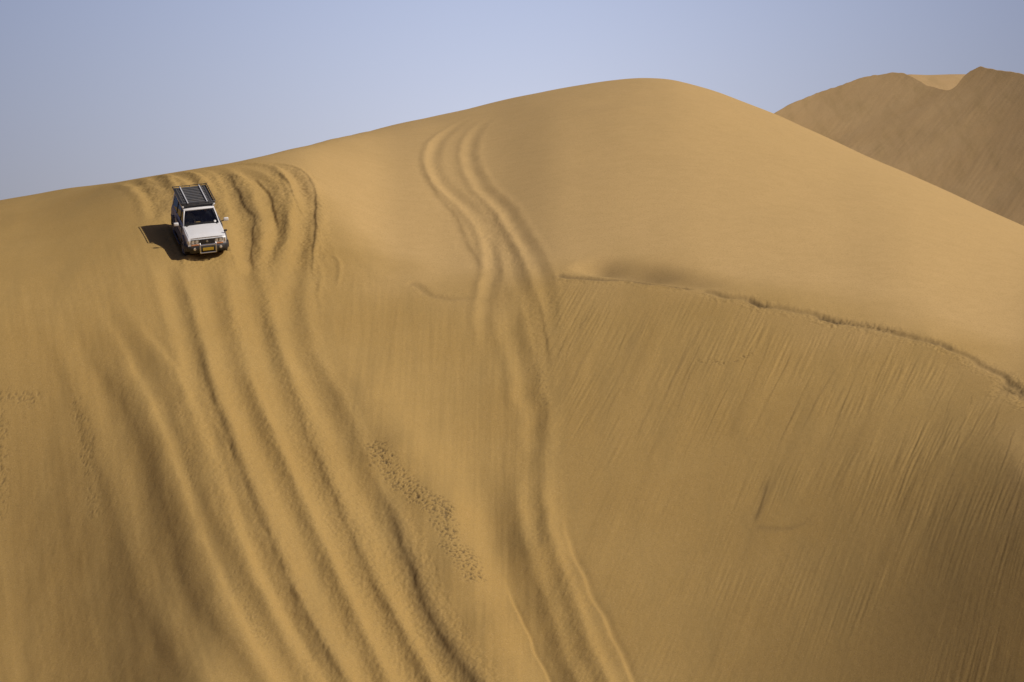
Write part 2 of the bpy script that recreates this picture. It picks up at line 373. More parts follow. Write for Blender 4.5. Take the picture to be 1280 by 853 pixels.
# --- speckled, wind-plucked patches ---
def patch(pts, half, amt, dk, seed):
    carve(pts, lambda d: 0 * d, half, (.08, .2), rough=0, dark=0, seed=seed)
    pp = catmull(pts, 4); w = []
    for a, b in pp:
        az, r = hit(a, b); w.append((r * math.sin(az), r * math.cos(az)))
    w = np.array(w); i0, i1, j0, j1 = win(w, half * 1.5)
    x = X[i0:i1, j0:j1]; y = Y[i0:i1, j0:j1]
    D = np.full(x.shape, 1e9)
    for q in range(len(w)): D = np.minimum(D, np.hypot(x - w[q][0], (y - w[q][1])))
    D = D + .35 * half * perlin(x / .5, y / .5, seed)
    m = 1 - smooth(half * .35, half * 1.1, D)
    n = perlin(x / .16, y / .11, seed + 1) + .6 * perlin(x / .07, y / .06, seed + 2)
    pit = smooth(.12, .5, n) * m
    Z[i0:i1, j0:j1] -= amt * pit
    DARK[i0:i1, j0:j1] += dk * pit  # pits coloured darker too, as painted shade
patch([(471, 572), (484, 592), (502, 612), (520, 632), (540, 648), (553, 662), (562, 690), (578, 708), (592, 735)], .60, .06, .75, 201)
patch([(548, 640), (560, 648), (556, 660)], .3, .05, .6, 202)
patch([(0, 494), (20, 497), (42, 500)], .4, .03, .4, 203)
patch([(0, 520), (3, 570), (2, 640)], .4, .03, .4, 204)
patch([(95, 505), (103, 540), (110, 575), (118, 640)], .4, .025, .3, 205)
patch([(220, 505), (232, 560), (240, 600)], .3, .02, .2, 206)
patch([(876, 452), (905, 456)], .22, .03, .35, 209)
patch([(918, 452), (936, 445)], .2, .03, .35, 210)
patch([(1030, 398), (1090, 408), (1110, 412)], .35, .03, .25, 211)
patch([(666, 460), (676, 470), (680, 505)], .35, .02, .25, 207)
patch([(290, 715), (320, 780), (330, 800)], .4, .02, .2, 208)

# --- fine relief everywhere in view ---
xs, ys = X[i_sl], Y[i_sl]
qf = (Tz - Fz)[i_sl]
below = smooth(-.3, .8, qf)                                    # under the brink
a2 = R_(-19)
across = xs * math.cos(a2) + ys * math.sin(a2); along = -xs * math.sin(a2) + ys * math.cos(a2)
uu = 640 + FPX * np.tan(AG[i_sl])
slip = below * smooth(640, 740, uu)
across = across + .12 * fbm(xs / 6, ys / 9, 2, 29)
st1 = fbm(across / .45, along / 9, 3, 31); st2 = perlin(across / .12, along / 2.6, 41)
near = np.exp(-np.maximum(qf, 0) / 3.5)
patchy = np.clip(.6 + fbm(xs / 4, ys / 4, 2, 44), .1, 1.6)
Z[i_sl] += slip * patchy * (.0038 * st1 + .0025 * st2 * (1 + 6.5 * near))
# middle faces: faint run lines straight down
mid = below * smooth(395, 450, uu) * (1 - smooth(640, 740, uu))
Z[i_sl] += mid * (.014 * fbm(xs / .5, ys / 8, 2, 51) + .004 * perlin(xs / .13, ys / 3, 52))
# flanks on the left: faint ribs
lf = below * (1 - smooth(395, 450, uu))
a1 = R_(12); ac = xs * math.cos(a1) + ys * math.sin(a1); al = -xs * math.sin(a1) + ys * math.cos(a1)
Z[i_sl] += lf * .012 * fbm(ac / .5, al / 5, 2, 61)
# soft undulation and clods
Z[i_sl] += .05 * fbm(xs / 6, ys / 9, 2, 71) * smooth(0, .3, np.abs(qf)) + (.0015 + .002 * below) * fbm(xs / .22, ys / .3, 2, 72)
R2 = np.clip(ROUGH[i_sl], 0, 1.4)
Z[i_sl] += R2 * (.018 * fbm(xs / .25, ys / .25, 2, 75) + .012 * perlin(xs / .11, ys / .11, 76))
# the wind ripple field low on the left
Z[i_sl] += .0
# ground under the vehicle levelled to it
gx, gy = X[i_sl] - CAR.x, Y[i_sl] - CAR.y
fx, fy = .2461, -.9692
lc = gx * fx + gy * fy; wc = -gx * fy + gy * fx
pad = (1 - smooth(2.0, 3.6, np.abs(lc))) * (1 - smooth(.95, 1.9, np.abs(wc)))
UPV = np.array([-0.0388, -0.4007, 0.9154])
plane = CAR.z + .10 - (UPV[0] * gx + UPV[1] * gy) / UPV[2]
plane += -.07 * (np.exp(-((np.abs(wc) - .80) / .15) ** 2)) * (lc < 1.2) + .20 * np.exp(-((lc - 1.98) / .28) ** 2 - ((np.abs(wc) - .80) / .3) ** 2) + .05 * np.exp(-((np.abs(wc) - 1.12) / .12) ** 2) + .03 * fbm(xs / .15, ys / .15, 2, 78)
Z[i_sl] = Z[i_sl] * (1 - .93 * pad) + (plane + .02 * fbm(xs / .4, ys / .4, 2, 79)) * .93 * pad

# ------------------------------------------------------------------ materials
def mat(name, col, rough=.6, metal=0, **kw):
    m = bpy.data.materials.new(name); m.use_nodes = True; n = m.node_tree.nodes; l = m.node_tree.links
    b = n['Principled BSDF']; b.inputs['Roughness'].default_value = rough; b.inputs['Metallic'].default_value = metal
    tc = n.new('ShaderNodeTexCoord'); no = n.new('ShaderNodeTexNoise'); no.inputs['Scale'].default_value = kw.get('scale', 6); no.inputs['Detail'].default_value = 5
    l.new(tc.outputs['Object'], no.inputs['Vector'])
    mx = n.new('ShaderNodeMix'); mx.data_type = 'RGBA'
    mr = n.new('ShaderNodeMapRange'); mr.inputs[1].default_value = .4; mr.inputs[2].default_value = .75; mr.inputs[3].default_value = 0; mr.inputs[4].default_value = kw.get('dust', .25)
    l.new(no.outputs['Fac'], mr.inputs[0]); l.new(mr.outputs[0], mx.inputs[0])
    mx.inputs[6].default_value = (*col, 1); mx.inputs[7].default_value = (*kw.get('col2', (.36, .26, .15)), 1)
    l.new(mx.outputs[2], b.inputs['Base Color'])
    if 'trans' in kw:
        b.inputs['Transmission Weight'].default_value = kw['trans']; b.inputs['IOR'].default_value = 1.15
    if 'spec' in kw: b.inputs['Specular IOR Level'].default_value = kw['spec']
    if 'coat' in kw: b.inputs['Coat Weight'].default_value = kw['coat']
    return m

def sand_material(name, col_a, col_b):
    m = bpy.data.materials.new(name); m.use_nodes = True; n = m.node_tree.nodes; l = m.node_tree.links
    b = n['Principled BSDF']; b.inputs['Roughness'].default_value = 1.0; b.inputs['Specular IOR Level'].default_value = .1
    tc = n.new('ShaderNodeTexCoord')
    def noise(scale, det, rg=.6, stretch=None):
        t = n.new('ShaderNodeTexNoise'); t.inputs['Scale'].default_value = scale; t.inputs['Detail'].default_value = det; t.inputs['Roughness'].default_value = rg
        if stretch:
            mp = n.new('ShaderNodeMapping'); mp.inputs['Scale'].default_value = stretch; l.new(tc.outputs['Object'], mp.inputs[0]); l.new(mp.outputs[0], t.inputs[0])
        else: l.new(tc.outputs['Object'], t.inputs[0])
        return t
    def rng(src, a, b_, lo, hi):
        r = n.new('ShaderNodeMapRange'); r.inputs[1].default_value = a; r.inputs[2].default_value = b_; r.inputs[3].default_value = lo; r.inputs[4].default_value = hi
        l.new(src, r.inputs[0]); return r.outputs[0]
    def mix(f, c1, c2, mode='MIX'):
        x = n.new('ShaderNodeMix'); x.data_type = 'RGBA'; x.blend_type = mode
        if isinstance(f, float): x.inputs[0].default_value = f
        else: l.new(f, x.inputs[0])
        for s, c in ((6, c1), (7, c2)):
            if isinstance(c, tuple): x.inputs[s].default_value = (*c, 1)
            else: l.new(c, x.inputs[s])
        return x.outputs[2]
    big = noise(.16, 4); midn = noise(1.4, 5, .65); grain = noise(16, 3, .8)
    c = mix(rng(big.outputs['Fac'], .35, .68, 0, 1), col_a, col_b)
    pa = n.new('ShaderNodeAttribute'); pa.attribute_name = 'pale_cap'
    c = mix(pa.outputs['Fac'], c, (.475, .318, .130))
    c = mix(rng(midn.outputs['Fac'], .38, .72, 0, .16), c, tuple(v * f for v, f in zip(col_a, (.80, .84, .86))))
    c = mix(rng(grain.outputs['Fac'], .50, .78, 0, .65), c, (.16, .10, .045))
    c = mix(rng(noise(21, 2, .7).outputs['Fac'], .56, .8, 0, .6), c, (.55, .38, .19))
    inv = n.new('ShaderNodeMath'); inv.operation = 'MULTIPLY_ADD'; inv.inputs[1].default_value = -.9; inv.inputs[2].default_value = 1; l.new(pa.outputs['Fac'], inv.inputs[0])
    ml = n.new('ShaderNodeMath'); ml.operation = 'MULTIPLY'; l.new(inv.outputs[0], ml.inputs[0]); l.new(rng(noise(1.0, 5, .6, (.9, .10, .14)).outputs['Fac'], .47, .70, 0, .30), ml.inputs[1])
    c = mix(ml.outputs[0], c, (.27, .185, .068))
    at = n.new('ShaderNodeAttribute'); at.attribute_name = 'grains_and_shade'
    c = mix(at.outputs['Fac'], c, (.105, .075, .040))  # darkens grain streaks and paints shade into grooves and pits
    l.new(c, b.inputs['Base Color'])
    bp = n.new('ShaderNodeBump'); bp.inputs['Strength'].default_value = .5; bp.inputs['Distance'].default_value = .02
    l.new(noise(13, 6, .8).outputs['Fac'], bp.inputs['Height']); l.new(bp.outputs[0], b.inputs['Normal'])
    return m
SAND = sand_material('sand', (.350, .224, .071), (.375, .245, .082))
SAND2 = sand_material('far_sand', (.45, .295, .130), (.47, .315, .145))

def grid_mesh(name, x, y, z, material, dark=None, wrap=False, pale=None):
    na, nr = x.shape
    co = np.stack([x, y, z], -1).reshape(-1, 3).astype(np.float32)
    idx = np.arange(na * nr).reshape(na, nr)
    a = idx[:-1, :-1].ravel(); b = idx[1:, :-1].ravel(); c = idx[1:, 1:].ravel(); d = idx[:-1, 1:].ravel()
    q = np.stack([a, d, c, b], -1)
    if wrap:
        q = np.concatenate([q, np.stack([idx[-1, :-1], idx[-1, 1:], idx[0, 1:], idx[0, :-1]], -1)])
    q = q.astype(np.int32)
    me = bpy.data.meshes.new(name)
    me.vertices.add(len(co)); me.vertices.foreach_set('co', co.ravel())
    me.loops.add(q.size); me.loops.foreach_set('vertex_index', q.ravel())
    me.polygons.add(len(q)); me.polygons.foreach_set('loop_start', np.arange(0, q.size, 4, dtype=np.int32))
    try: me.polygons.foreach_set('loop_total', np.full(len(q), 4, dtype=np.int32))
    except Exception: pass
    me.update(calc_edges=True)
    me.polygons.foreach_set('use_smooth', np.ones(len(q), dtype=bool))
    if dark is not None:
        at = me.attributes.new('grains_and_shade', 'FLOAT', 'POINT'); at.data.foreach_set('value', dark.ravel().astype(np.float32))
    if pale is not None:
        at = me.attributes.new('pale_cap', 'FLOAT', 'POINT'); at.data.foreach_set('value', pale.ravel().astype(np.float32))
    me.materials.append(material)
    o = bpy.data.objects.new(name, me); C.objects.link(o)
    return o
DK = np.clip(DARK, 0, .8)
# the windward cap is coloured paler; below the brink the sand is yellower
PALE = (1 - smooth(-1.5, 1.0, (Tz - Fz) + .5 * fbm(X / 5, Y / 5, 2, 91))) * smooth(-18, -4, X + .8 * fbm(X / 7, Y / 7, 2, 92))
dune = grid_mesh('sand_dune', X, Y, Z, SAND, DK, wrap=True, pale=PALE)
dune['kind'] = 'structure'

# ------------------------------------------------------------------ the distant dune
FS = az_curve([(500, 420), (700, 330), (850, 215), (930, 163), (967, 141.5), (1000, 125), (1050, 106.5), (1091, 94), (1118, 91.5), (1130, 92.5), (1141, 97.5), (1157, 106.5), (1172, 111), (1187, 113),
               (1196, 107), (1205, 96), (1214, 89), (1226, 84), (1250, 88), (1280, 93), (1400, 118), (1600, 190), (2000, 330), (2500, 420)], True, 3)
FB = az_curve([(500, 500), (1050, 180), (1112, 98), (1135, 93), (1160, 94), (1190, 93), (1212, 93), (1230, 100), (1300, 180), (2500, 400)], True, 8)
fa0, fa1 = ray_azel(520, 300)[0], ray_azel(2450, 300)[0]
def far_face(x, y):
    ra, _ = ray_azel(1100, 92); x0 = 385 * math.sin(ra); y0 = 385 * math.cos(ra); z0 = CAMZ + 385 * float(FS(ra))
    dx = x - x0; dy = y - y0
    dl = np.clip(dx, -16, 20)
    z = z0 + .42 * dx + .36 * dy
    z = z + .010 * dl * dl + .20 * 1.0 * 0 - .010 * np.maximum(dx - 22, 0) ** 2 * (dx < 60) - (dx >= 60) * (.010 * 38 ** 2 + .76 * (dx - 60))
    ac = x * .90 - y * .43; al = x * .43 + y * .90
    z = z + .03 * fbm(ac / 3.2, al / 9, 2, 15) + .008 * perlin(ac / .5, al / 3, 16) * (1 + fbm(x / 9, y / 9, 2, 18)) + .5 * fbm(x / 24, y / 24, 2, 17)
    return z
faz = np.concatenate([np.linspace(fa0, ray_azel(940, 300)[0], 60)[:-1], np.linspace(ray_azel(940, 300)[0], ray_azel(1300, 300)[0], 520), np.linspace(ray_azel(1300, 300)[0], fa1, 120)[1:]])
_r = np.linspace(300, 480, 1500)
_z = far_face(_r[None, :] * np.sin(faz)[:, None], _r[None, :] * np.cos(faz)[:, None])
_ok = (_z - CAMZ) / _r[None, :] > FS(faz)[:, None]
fr = np.where(_ok.any(1), _r[np.argmax(_ok, 1)], 480.0)
_k = np.hanning(7); _k /= _k.sum(); fr = np.convolve(np.pad(fr, 3, mode='edge'), _k, mode='valid')
fr = fr + .4 * perlin(faz * 160, 0 * faz + .3, 33) + .2 * perlin(faz * 520, 0 * faz + .3, 34)
rel = np.concatenate([np.linspace(-150, -60, 40)[:-1], np.linspace(-60, -.15, 380), np.linspace(0, 30, 90)[0:], np.linspace(30, 200, 50)[1:]])
FA = np.repeat(faz[:, None], len(rel), 1); FRg = fr[:, None] + rel[None, :]
fx_ = FRg * np.sin(FA); fy_ = FRg * np.cos(FA)
relg = np.repeat(rel[None, :], len(faz), 0)
zc = far_face(fr * np.sin(faz), fr * np.cos(faz))
front = np.where(relg > 0, zc[:, None] - .12 * relg - .004 * relg ** 2, far_face(fx_, fy_))
back = CAMZ + FRg * FB(FA) - .0035 * (FRg - 398) ** 2
FZ = np.where(relg > 1.0, np.maximum(front, back), front)
FZ = np.maximum(FZ, -3 + 0 * FZ)
far = grid_mesh('distant_dune', fx_, fy_, FZ, SAND2, np.zeros_like(FZ))
far['kind'] = 'structure'

# ------------------------------------------------------------------ the off-road car
M = {
 'shade_white': mat('shaded_dusty_white', (.33, .32, .32), .5, dust=.5, col2=(.22, .17, .12), scale=2.5),  # white darkened to paint in the shade of the flanks, plus dust mottling
 'white': mat('white_paint', (.68, .68, .665), .32, coat=.4, dust=.16, col2=(.55, .47, .36), scale=3),
 'grey': mat('grey_paint', (.09, .09, .095), .7, dust=.45, col2=(.24, .19, .14), scale=3),
 'black': mat('black_trim', (.018, .018, .020), .55, dust=.35, col2=(.12, .09, .06)),
 'rackblack': mat('rack_paint', (.022, .022, .024), .5, dust=.4, col2=(.10, .085, .065)),
 'slat': mat('rack_slats', (.11, .11, .108), .45, dust=.5, col2=(.20, .17, .13)),
 'alu': mat('bare_aluminium', (.62, .62, .61), .5, .15, dust=.1),
 'chrome': mat('chrome', (.55, .55, .54), .35, 1.0, dust=.5, col2=(.45, .38, .28)),
 'rubber': mat('tyre_rubber', (.022, .021, .020), .85, dust=.6, col2=(.16, .115, .07), scale=9),
 'rim': mat('wheel_steel', (.42, .42, .42), .4, .6, dust=.5),
 'glass': mat('tinted_glass', (.24, .25, .26), .02, dust=.0, trans=.86, spec=.5),
 'dglass': mat('dark_side_glass', (.015, .017, .022), .12, dust=.25, col2=(.04, .038, .04), spec=.35),
 'lens': mat('lamp_lens', (.62, .60, .56), .12, .35, dust=.2),
 'amber': mat('amber_lens', (.62, .25, .10), .2, dust=.2),
 'grille': mat('grille_black', (.03, .03, .032), .5, dust=.3, col2=(.1, .08, .06)),
 'plate': mat('yellow_plate', (.46, .30, .02), .5, dust=.6, col2=(.30, .20, .05), scale=16),
 'seat': mat('seat_cloth', (.09, .09, .10), .9, dust=.2),
 'dash': mat('dashboard_plastic', (.035, .034, .034), .7, dust=.2),
 'sticker': mat('paper_disc', (.80, .80, .77), .6, dust=0),
 'lips': mat('lips', (.38, .16, .12), .5, dust=0), 'skin': mat('skin', (.50, .31, .22), .55, dust=0),
 'shirt': mat('pale_shirt', (.38, .38, .36), .9, dust=.1), 'shirt2': mat('dark_shirt', (.13, .14, .18), .9, dust=.1),
 'hair': mat('dark_hair', (.04, .028, .02), .8, dust=0), 'trouser': mat('trousers', (.10, .10, .12), .9, dust=.1),
}
for gname, tcol in (('glass', (.74, .76, .76, 1)), ('dglass', (.30, .31, .33, 1))):
  gm = M[gname]; gn = gm.node_tree.nodes; gk = gm.node_tree.links
  tr_ = gn.new('ShaderNodeBsdfTransparent'); tr_.inputs[0].default_value = tcol
  gg = gn.new('ShaderNodeBsdfGlossy'); gg.inputs['Roughness'].default_value = .03; gg.inputs[0].default_value = (.9, .9, .9, 1)
  fr_ = gn.new('ShaderNodeFresnel'); fr_.inputs[0].default_value = 1.35
  mg = gn.new('ShaderNodeMixShader'); gk.new(fr_.outputs[0], mg.inputs[0]); gk.new(tr_.outputs[0], mg.inputs[1]); gk.new(gg.outputs[0], mg.inputs[2])
  gk.new(mg.outputs[0], gn['Material Output'].inputs['Surface'])
class MB:
    def __init__(s): s.bm = bmesh.new()
    def box(s, c, size, bev=0, rot=None, seg=2):
        mx = Matrix.Translation(c) @ (rot if rot else Matrix.Identity(4)) @ Matrix.Diagonal((*size, 1))
        r = bmesh.ops.create_cube(s.bm, size=1, matrix=mx)
        if bev:
            es = list({e for v in r['verts'] for e in v.link_edges})
            bmesh.ops.bevel(s.bm, geom=es, offset=bev, segments=seg, affect='EDGES', profile=.5)
        return s
    def hexa(s, P, bev=0, seg=2):
        """8 corners: bottom 4 counter-clockwise then top 4"""
        v = [s.bm.verts.new(p) for p in P]
        fs = [s.bm.faces.new([v[i] for i in f]) for f in ((3, 2, 1, 0), (4, 5, 6, 7), (0, 1, 5, 4), (1, 2, 6, 5), (2, 3, 7, 6), (3, 0, 4, 7))]
        if bev:
            es = list({e for x in v for e in x.link_edges}); bmesh.ops.bevel(s.bm, geom=es, offset=bev, segments=seg, affect='EDGES', profile=.5)
        return s
    def tube(s, pts, r, n=10, closed=False):
        pts = [Vector(p) for p in pts]; rings = []
        N = len(pts)
        for i, p in enumerate(pts):
            a = pts[(i - 1) % N] if (closed or i > 0) else p; b = pts[(i + 1) % N] if (closed or i < N - 1) else p
            d = (b - a).normalized(); u = d.orthogonal().normalized()
            if rings:
                u = (pu - d * pu.dot(d)).normalized()
            pu = u; w = d.cross(u)
            rings.append([s.bm.verts.new(p + (u * math.cos(2 * math.pi * k / n) + w * math.sin(2 * math.pi * k / n)) * r) for k in range(n)])
        for i in range(N if closed else N - 1):
            A_, B_ = rings[i], rings[(i + 1) % N]
            for k in range(n): s.bm.faces.new((A_[k], A_[(k + 1) % n], B_[(k + 1) % n], B_[k]))
        if not closed:
            s.bm.faces.new(rings[0][::-1]); s.bm.faces.new(rings[-1])
        return s
    def lathe(s, prof, c, axis='Y', n=32):
        """prof: list of (radius, offset along axis)"""
        rings = []
        for r, h in prof:
            ring = []
            for k in range(n):
                a = 2 * math.pi * k / n; ca, sa = r * math.cos(a), r * math.sin(a)
                p = (ca, h, sa) if axis == 'Y' else ((h, ca, sa) if axis == 'X' else (ca, sa, h))
                ring.append(s.bm.verts.new(Vector(c) + Vector(p)))
            rings.append(ring)
        for A_, B_ in zip(rings, rings[1:]):
            for k in range(n): s.bm.faces.new((A_[k], A_[(k + 1) % n], B_[(k + 1) % n], B_[k]))
        s.bm.faces.new(rings[0]); s.bm.faces.new(rings[-1][::-1])
        return s
    def panel(s, quad, th, nrm):
        """thin plate from an outline; th thickness along nrm"""
        n = Vector(nrm).normalized() * th
        a = [s.bm.verts.new(Vector(p)) for p in quad]; b = [s.bm.verts.new(Vector(p) + n) for p in quad]
        s.bm.faces.new(a[::-1]); s.bm.faces.new(b)
        for i in range(len(a)): s.bm.faces.new((a[i], a[(i + 1) % len(a)], b[(i + 1) % len(a)], b[i]))
        return s
    def build(s, name, material, parent, smooth_=False):
        bmesh.ops.recalc_face_normals(s.bm, faces=s.bm.faces)
        me = bpy.data.meshes.new(name); s.bm.to_mesh(me); s.bm.free(); me.materials.append(material)
        for p in me.polygons: p.use_smooth = smooth_
        if smooth_:
            try: me.set_sharp_from_angle(angle=R_(40))
            except Exception: pass
        o = bpy.data.objects.new(name, me); C.objects.link(o); o.parent = parent
        return o

CARMAT = Matrix(((.22743, 0, -.03875), (-.89559, 0, -.40066), (-.38236, 0, .91540)))
fwd = Vector((.22743085, -.89558632, -.38236154)).normalized(); up = Vector((-.03875366, -.40066427, .91540499)).normalized(); lft = up.cross(fwd).normalized()
car = bpy.data.objects.new('offroad_car', None); C.objects.link(car)
mw = Matrix((fwd, lft, up)).transposed().to_4x4(); mw.translation = CAR
car.matrix_world = mw
car['label'] = 'white four-wheel-drive station wagon with black roof rack driving down the dune face'
car['category'] = 'car'

# body shell: side outline with arches, extruded, cabin well cut out
def arch(cx, r=.47, cz=.40, n=10):
    return [(cx + r * math.cos(a), cz + r * math.sin(a)) for a in np.linspace(math.pi, 0, n)] if False else \
           [(cx - r * math.cos(math.pi * k / n), max(.42, cz + r * math.sin(math.pi * k / n))) for k in range(n + 1)]
out = [(-2.36, .50)] + arch(-1.42) + arch(1.43) + [(2.28, .52), (2.33, .72), (2.32, .98), (2.24, 1.055), (1.6, 1.135), (1.0, 1.185), (.9, 1.19), (-2.30, 1.19), (-2.38, 1.05), (-2.40, .6)]
b = MB(); bm = b.bm
HW = .90
def yw(x, z):
    w = HW
    if x > 1.2: w -= .07 * ((x - 1.2) / 1.1) ** 2
    if x < -2.0: w -= .03
    if z > .98: w -= .06 * min(1, (z - .98) / .2)
    if z < .60: w -= .03
    return w
ring = []
for sg in (-1, 1): ring.append([bm.verts.new((x, sg * yw(x, z), z)) for x, z in out])
bm.faces.new(ring[0]); bm.faces.new(ring[1][::-1])
n = len(out)
for i in range(n): bm.faces.new((ring[0][i], ring[0][(i + 1) % n], ring[1][(i + 1) % n], ring[1][i]))
bmesh.ops.recalc_face_normals(bm, faces=bm.faces)
es = [e for e in bm.edges if e.verts[0].co.z > .9 and e.verts[1].co.z > .9 and e.calc_face_angle(0) > .6]
bmesh.ops.bevel(bm, geom=es, offset=.045, segments=3, affect='EDGES', profile=.5)
body = b.build('body', M['white'], car, True)
cut = MB().box((-.62, 0, 1.07), (2.95, 1.50, .95)).build('cabin_well', M['black'], None)
cut.matrix_world = mw
md = body.modifiers.new('well', 'BOOLEAN'); md.operation = 'DIFFERENCE'; md.object = cut; md.solver = 'EXACT'
bpy.context.view_layer.update()
dg = bpy.context.evaluated_depsgraph_get(); me2 = bpy.data.meshes.new_from_object(body.evaluated_get(dg))
body.modifiers.clear(); body.data = me2; bpy.data.objects.remove(cut)
me2.materials.append(M['shade_white']); bi = len(me2.materials) - 1
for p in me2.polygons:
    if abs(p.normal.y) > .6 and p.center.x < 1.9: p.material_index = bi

# lower cladding and flares
for sg in (-1, 1):
    f = MB(); f.panel([(-.95, sg * .905, .46), (.95, sg * .905, .46), (.95, sg * .905, .80), (-.95, sg * .905, .80)], .028 * sg, (0, 1, 0)); f.build('side_cladding', M['grey'], car)
    for cx in (-1.42, 1.43):
        f = MB(); pin, pout = [], []
        for k in range(13):
            a = math.pi * k / 12
            pin.append((cx - .45 * math.cos(a), .40 + .45 * math.sin(a))); pout.append((cx - .56 * math.cos(a), .40 + .56 * math.sin(a)))
        y0 = sg * .855; y1 = sg * .965
        V = [[f.bm.verts.new((p[0], y, max(.4, p[1]))) for p in row] for row, y in ((pin, y0), (pin, y1), (pout, y1 - sg * .02), (pout, y0))]
        for k in range(12):
            for q in range(4): f.bm.faces.new((V[q][k], V[q][k + 1], V[(q + 1) % 4][k + 1], V[(q + 1) % 4][k]))
        f.bm.faces.new([V[q][0] for q in range(4)]); f.bm.faces.new([V[q][12] for q in range(4)][::-1])
        f.build('wheel_arch_flare', M['grey'], car, True)
    f = MB().tube([(-.95, sg * 1.0, .40), (.95, sg * 1.0, .40)], .035, 8)
    for xx in (-.7, .7): f.tube([(xx, sg * 1.0, .40), (xx, sg * .8, .46)], .025, 6)
    f.build('side_step', M['black'], car, True)
# doors on each side with handles (thin raised skins)
for sg in (-1, 1):
    for (xa, xb) in ((.02, .98), (-.98, -.02)):
        if xa > 0: P = [(xa, .82), (xb - .03, .82), (xb - .03, 1.12), (xa, 1.12)]
        else: P = [(xa + .15, .82), (xb, .82), (xb, 1.12), (xa, 1.12)]
        d = MB().panel([(x, sg * .902, z) for x, z in P], .007 * sg, (0, 1, 0)).build('door', M['shade_white'], car)
        MB().box((xa + .14, sg * .925, 1.06), (.16, .03, .03), .008).build('handle', M['black'], d)

# bonnet with raised centre
b = MB(); bm = b.bm; rows_ = []
for i in range(9):
    t = i / 8; x = 1.02 + 1.24 * t; z0 = 1.197 - .118 * t ** 1.3 - .035 * t ** 6; row = []
    for j in range(13):
        v = (j - 6) / 6; hw = .79 - .045 * t
        zc_ = z0 + .022 * (1 - v * v) + (.016 if abs(v) < .72 else 0) * (1 - t ** 8)
        row.append(bm.verts.new((x, v * hw, zc_)))
    rows_.append(row)
for i in range(8):
    for j in range(12): bm.faces.new((rows_[i][j], rows_[i + 1][j], rows_[i + 1][j + 1], rows_[i][j + 1]))
r = bmesh.ops.extrude_face_region(bm, geom=list(bm.faces)); bmesh.ops.translate(bm, verts=[v for v in r['geom'] if isinstance(v, bmesh.types.BMVert)], vec=(0, 0, -.025))
bon = b.build('bonnet', M['white'], car, True)
MB().box((2.285, 0, 1.045), (.012, 1.36, .022), .004).build('bonnet_trim', M['chrome'], bon)
b = MB().box((1.0, 0, 1.20), (.14, 1.36, .02), .005); b.build('scuttle_grille', M['black'], car)

# cabin: pillars, roof, glass
BX0, BX1 = .93, .40      # windscreen foot / head
ZB, ZR = 1.205, 1.765
HB, HR = .80, .665
def gl(x, z, sg): return (x, sg * (HB + (HR - HB) * (z - ZB) / (ZR - ZB)), z)
roof = MB(); bm = roof.bm; rr_ = []
for i, (x, dz, dw) in enumerate([(BX1 + .05, -.015, -.03), (BX1, .02, 0), (.2, .055, .01), (-1.0, .07, .015), (-2.0, .055, .01), (-2.26, .02, 0), (-2.31, -.02, -.03)]):
    row = []
    for j in range(9):
        v = (j - 4) / 4
        row.append(bm.verts.new((x, v * (HR + dw), ZR + dz * (1 - abs(v) ** 4 * .8) + .0)))
    rr_.append(row)
for i in range(len(rr_) - 1):
    for j in range(8): bm.faces.new((rr_[i][j], rr_[i][j + 1], rr_[i + 1][j + 1], rr_[i + 1][j]))
r = bmesh.ops.extrude_face_region(bm, geom=list(bm.faces)); bmesh.ops.translate(bm, verts=[v for v in r['geom'] if isinstance(v, bmesh.types.BMVert)], vec=(0, 0, -.05))
roofo = roof.build('roof', M['white'], car, True)
# header rail over the windscreen, bright in the sun
MB().hexa([(BX1 + .075, -HR, ZR - .055), (BX1 + .075, HR, ZR - .055), (BX1 - .0, HR, ZR - .05), (BX1 - .0, -HR, ZR - .05),
           (BX1 + .045, -HR, ZR + .0), (BX1 + .045, HR, ZR + .0), (BX1 - .02, HR, ZR + .03), (BX1 - .02, -HR, ZR + .03)], .008).build('windscreen_header', M['white'], car, True)
for sg in (-1, 1):
    def pil(x0a, x0b, x1a, x1b, nm='pillar', mt='white', dz=0):
        P = []
        for (xa, xb, z) in ((x0a, x0b, ZB - .06), (x1a, x1b, ZR - .02)):
            yo = gl(0, z, sg)[1]; yi = yo - sg * .05
            q = [(xa, yo, z), (xb, yo, z), (xb, yi, z), (xa, yi, z)]
            P += q if sg > 0 else q
        MB().hexa(P, .006).build(nm, M[mt], car, True)
    pil(BX0 + .02, BX0 - .06, BX1 + .07, BX1 - .01)
    pil(.02, -.08, .0, -.09, mt='black'); pil(-1.0, -1.10, -1.0, -1.1, mt='black'); pil(-2.22, -2.36, -2.14, -2.26)
    for (a, b_, c_, d_) in ((BX0 - .06, .02, .0, BX1 - .01), (-.08, -1.0, -1.0, -.09), (-1.10, -2.22, -2.14, -1.1)):
        q = [gl(a, ZB - .01, sg), gl(b_, ZB - .01, sg), gl(c_, ZR - .03, sg), gl(d_, ZR - .03, sg)]
        MB().panel([(p[0], p[1] - sg * .022, p[2]) for p in q], .006 * sg, (0, -1, 0)).build('side_window', M['dglass'], car)
    MB().tube([gl(BX1, ZR + .01, sg), gl(-1.0, ZR + .025, sg), gl(-2.22, ZR + .01, sg)], .016, 6).build('rain_gutter', M['white'], car, True)
ws = MB().panel([(BX0 + .01, -HB + .05, ZB), (BX0 + .01, HB - .05, ZB), (BX1 + .055, HR - .04, ZR - .05), (BX1 + .055, -HR + .04, ZR - .05)], .008, (.56, 0, .53)).build('windscreen', M['glass'], car)
nrm = Vector((ZR - .05 - ZB, 0, BX0 - BX1 - .045)).normalized()
def on_ws(t, y, o=.012):
    return Vector((BX0 + .01 + (BX1 + .045 - BX0) * t, y, ZB + (ZR - .05 - ZB) * t)) + nrm * o
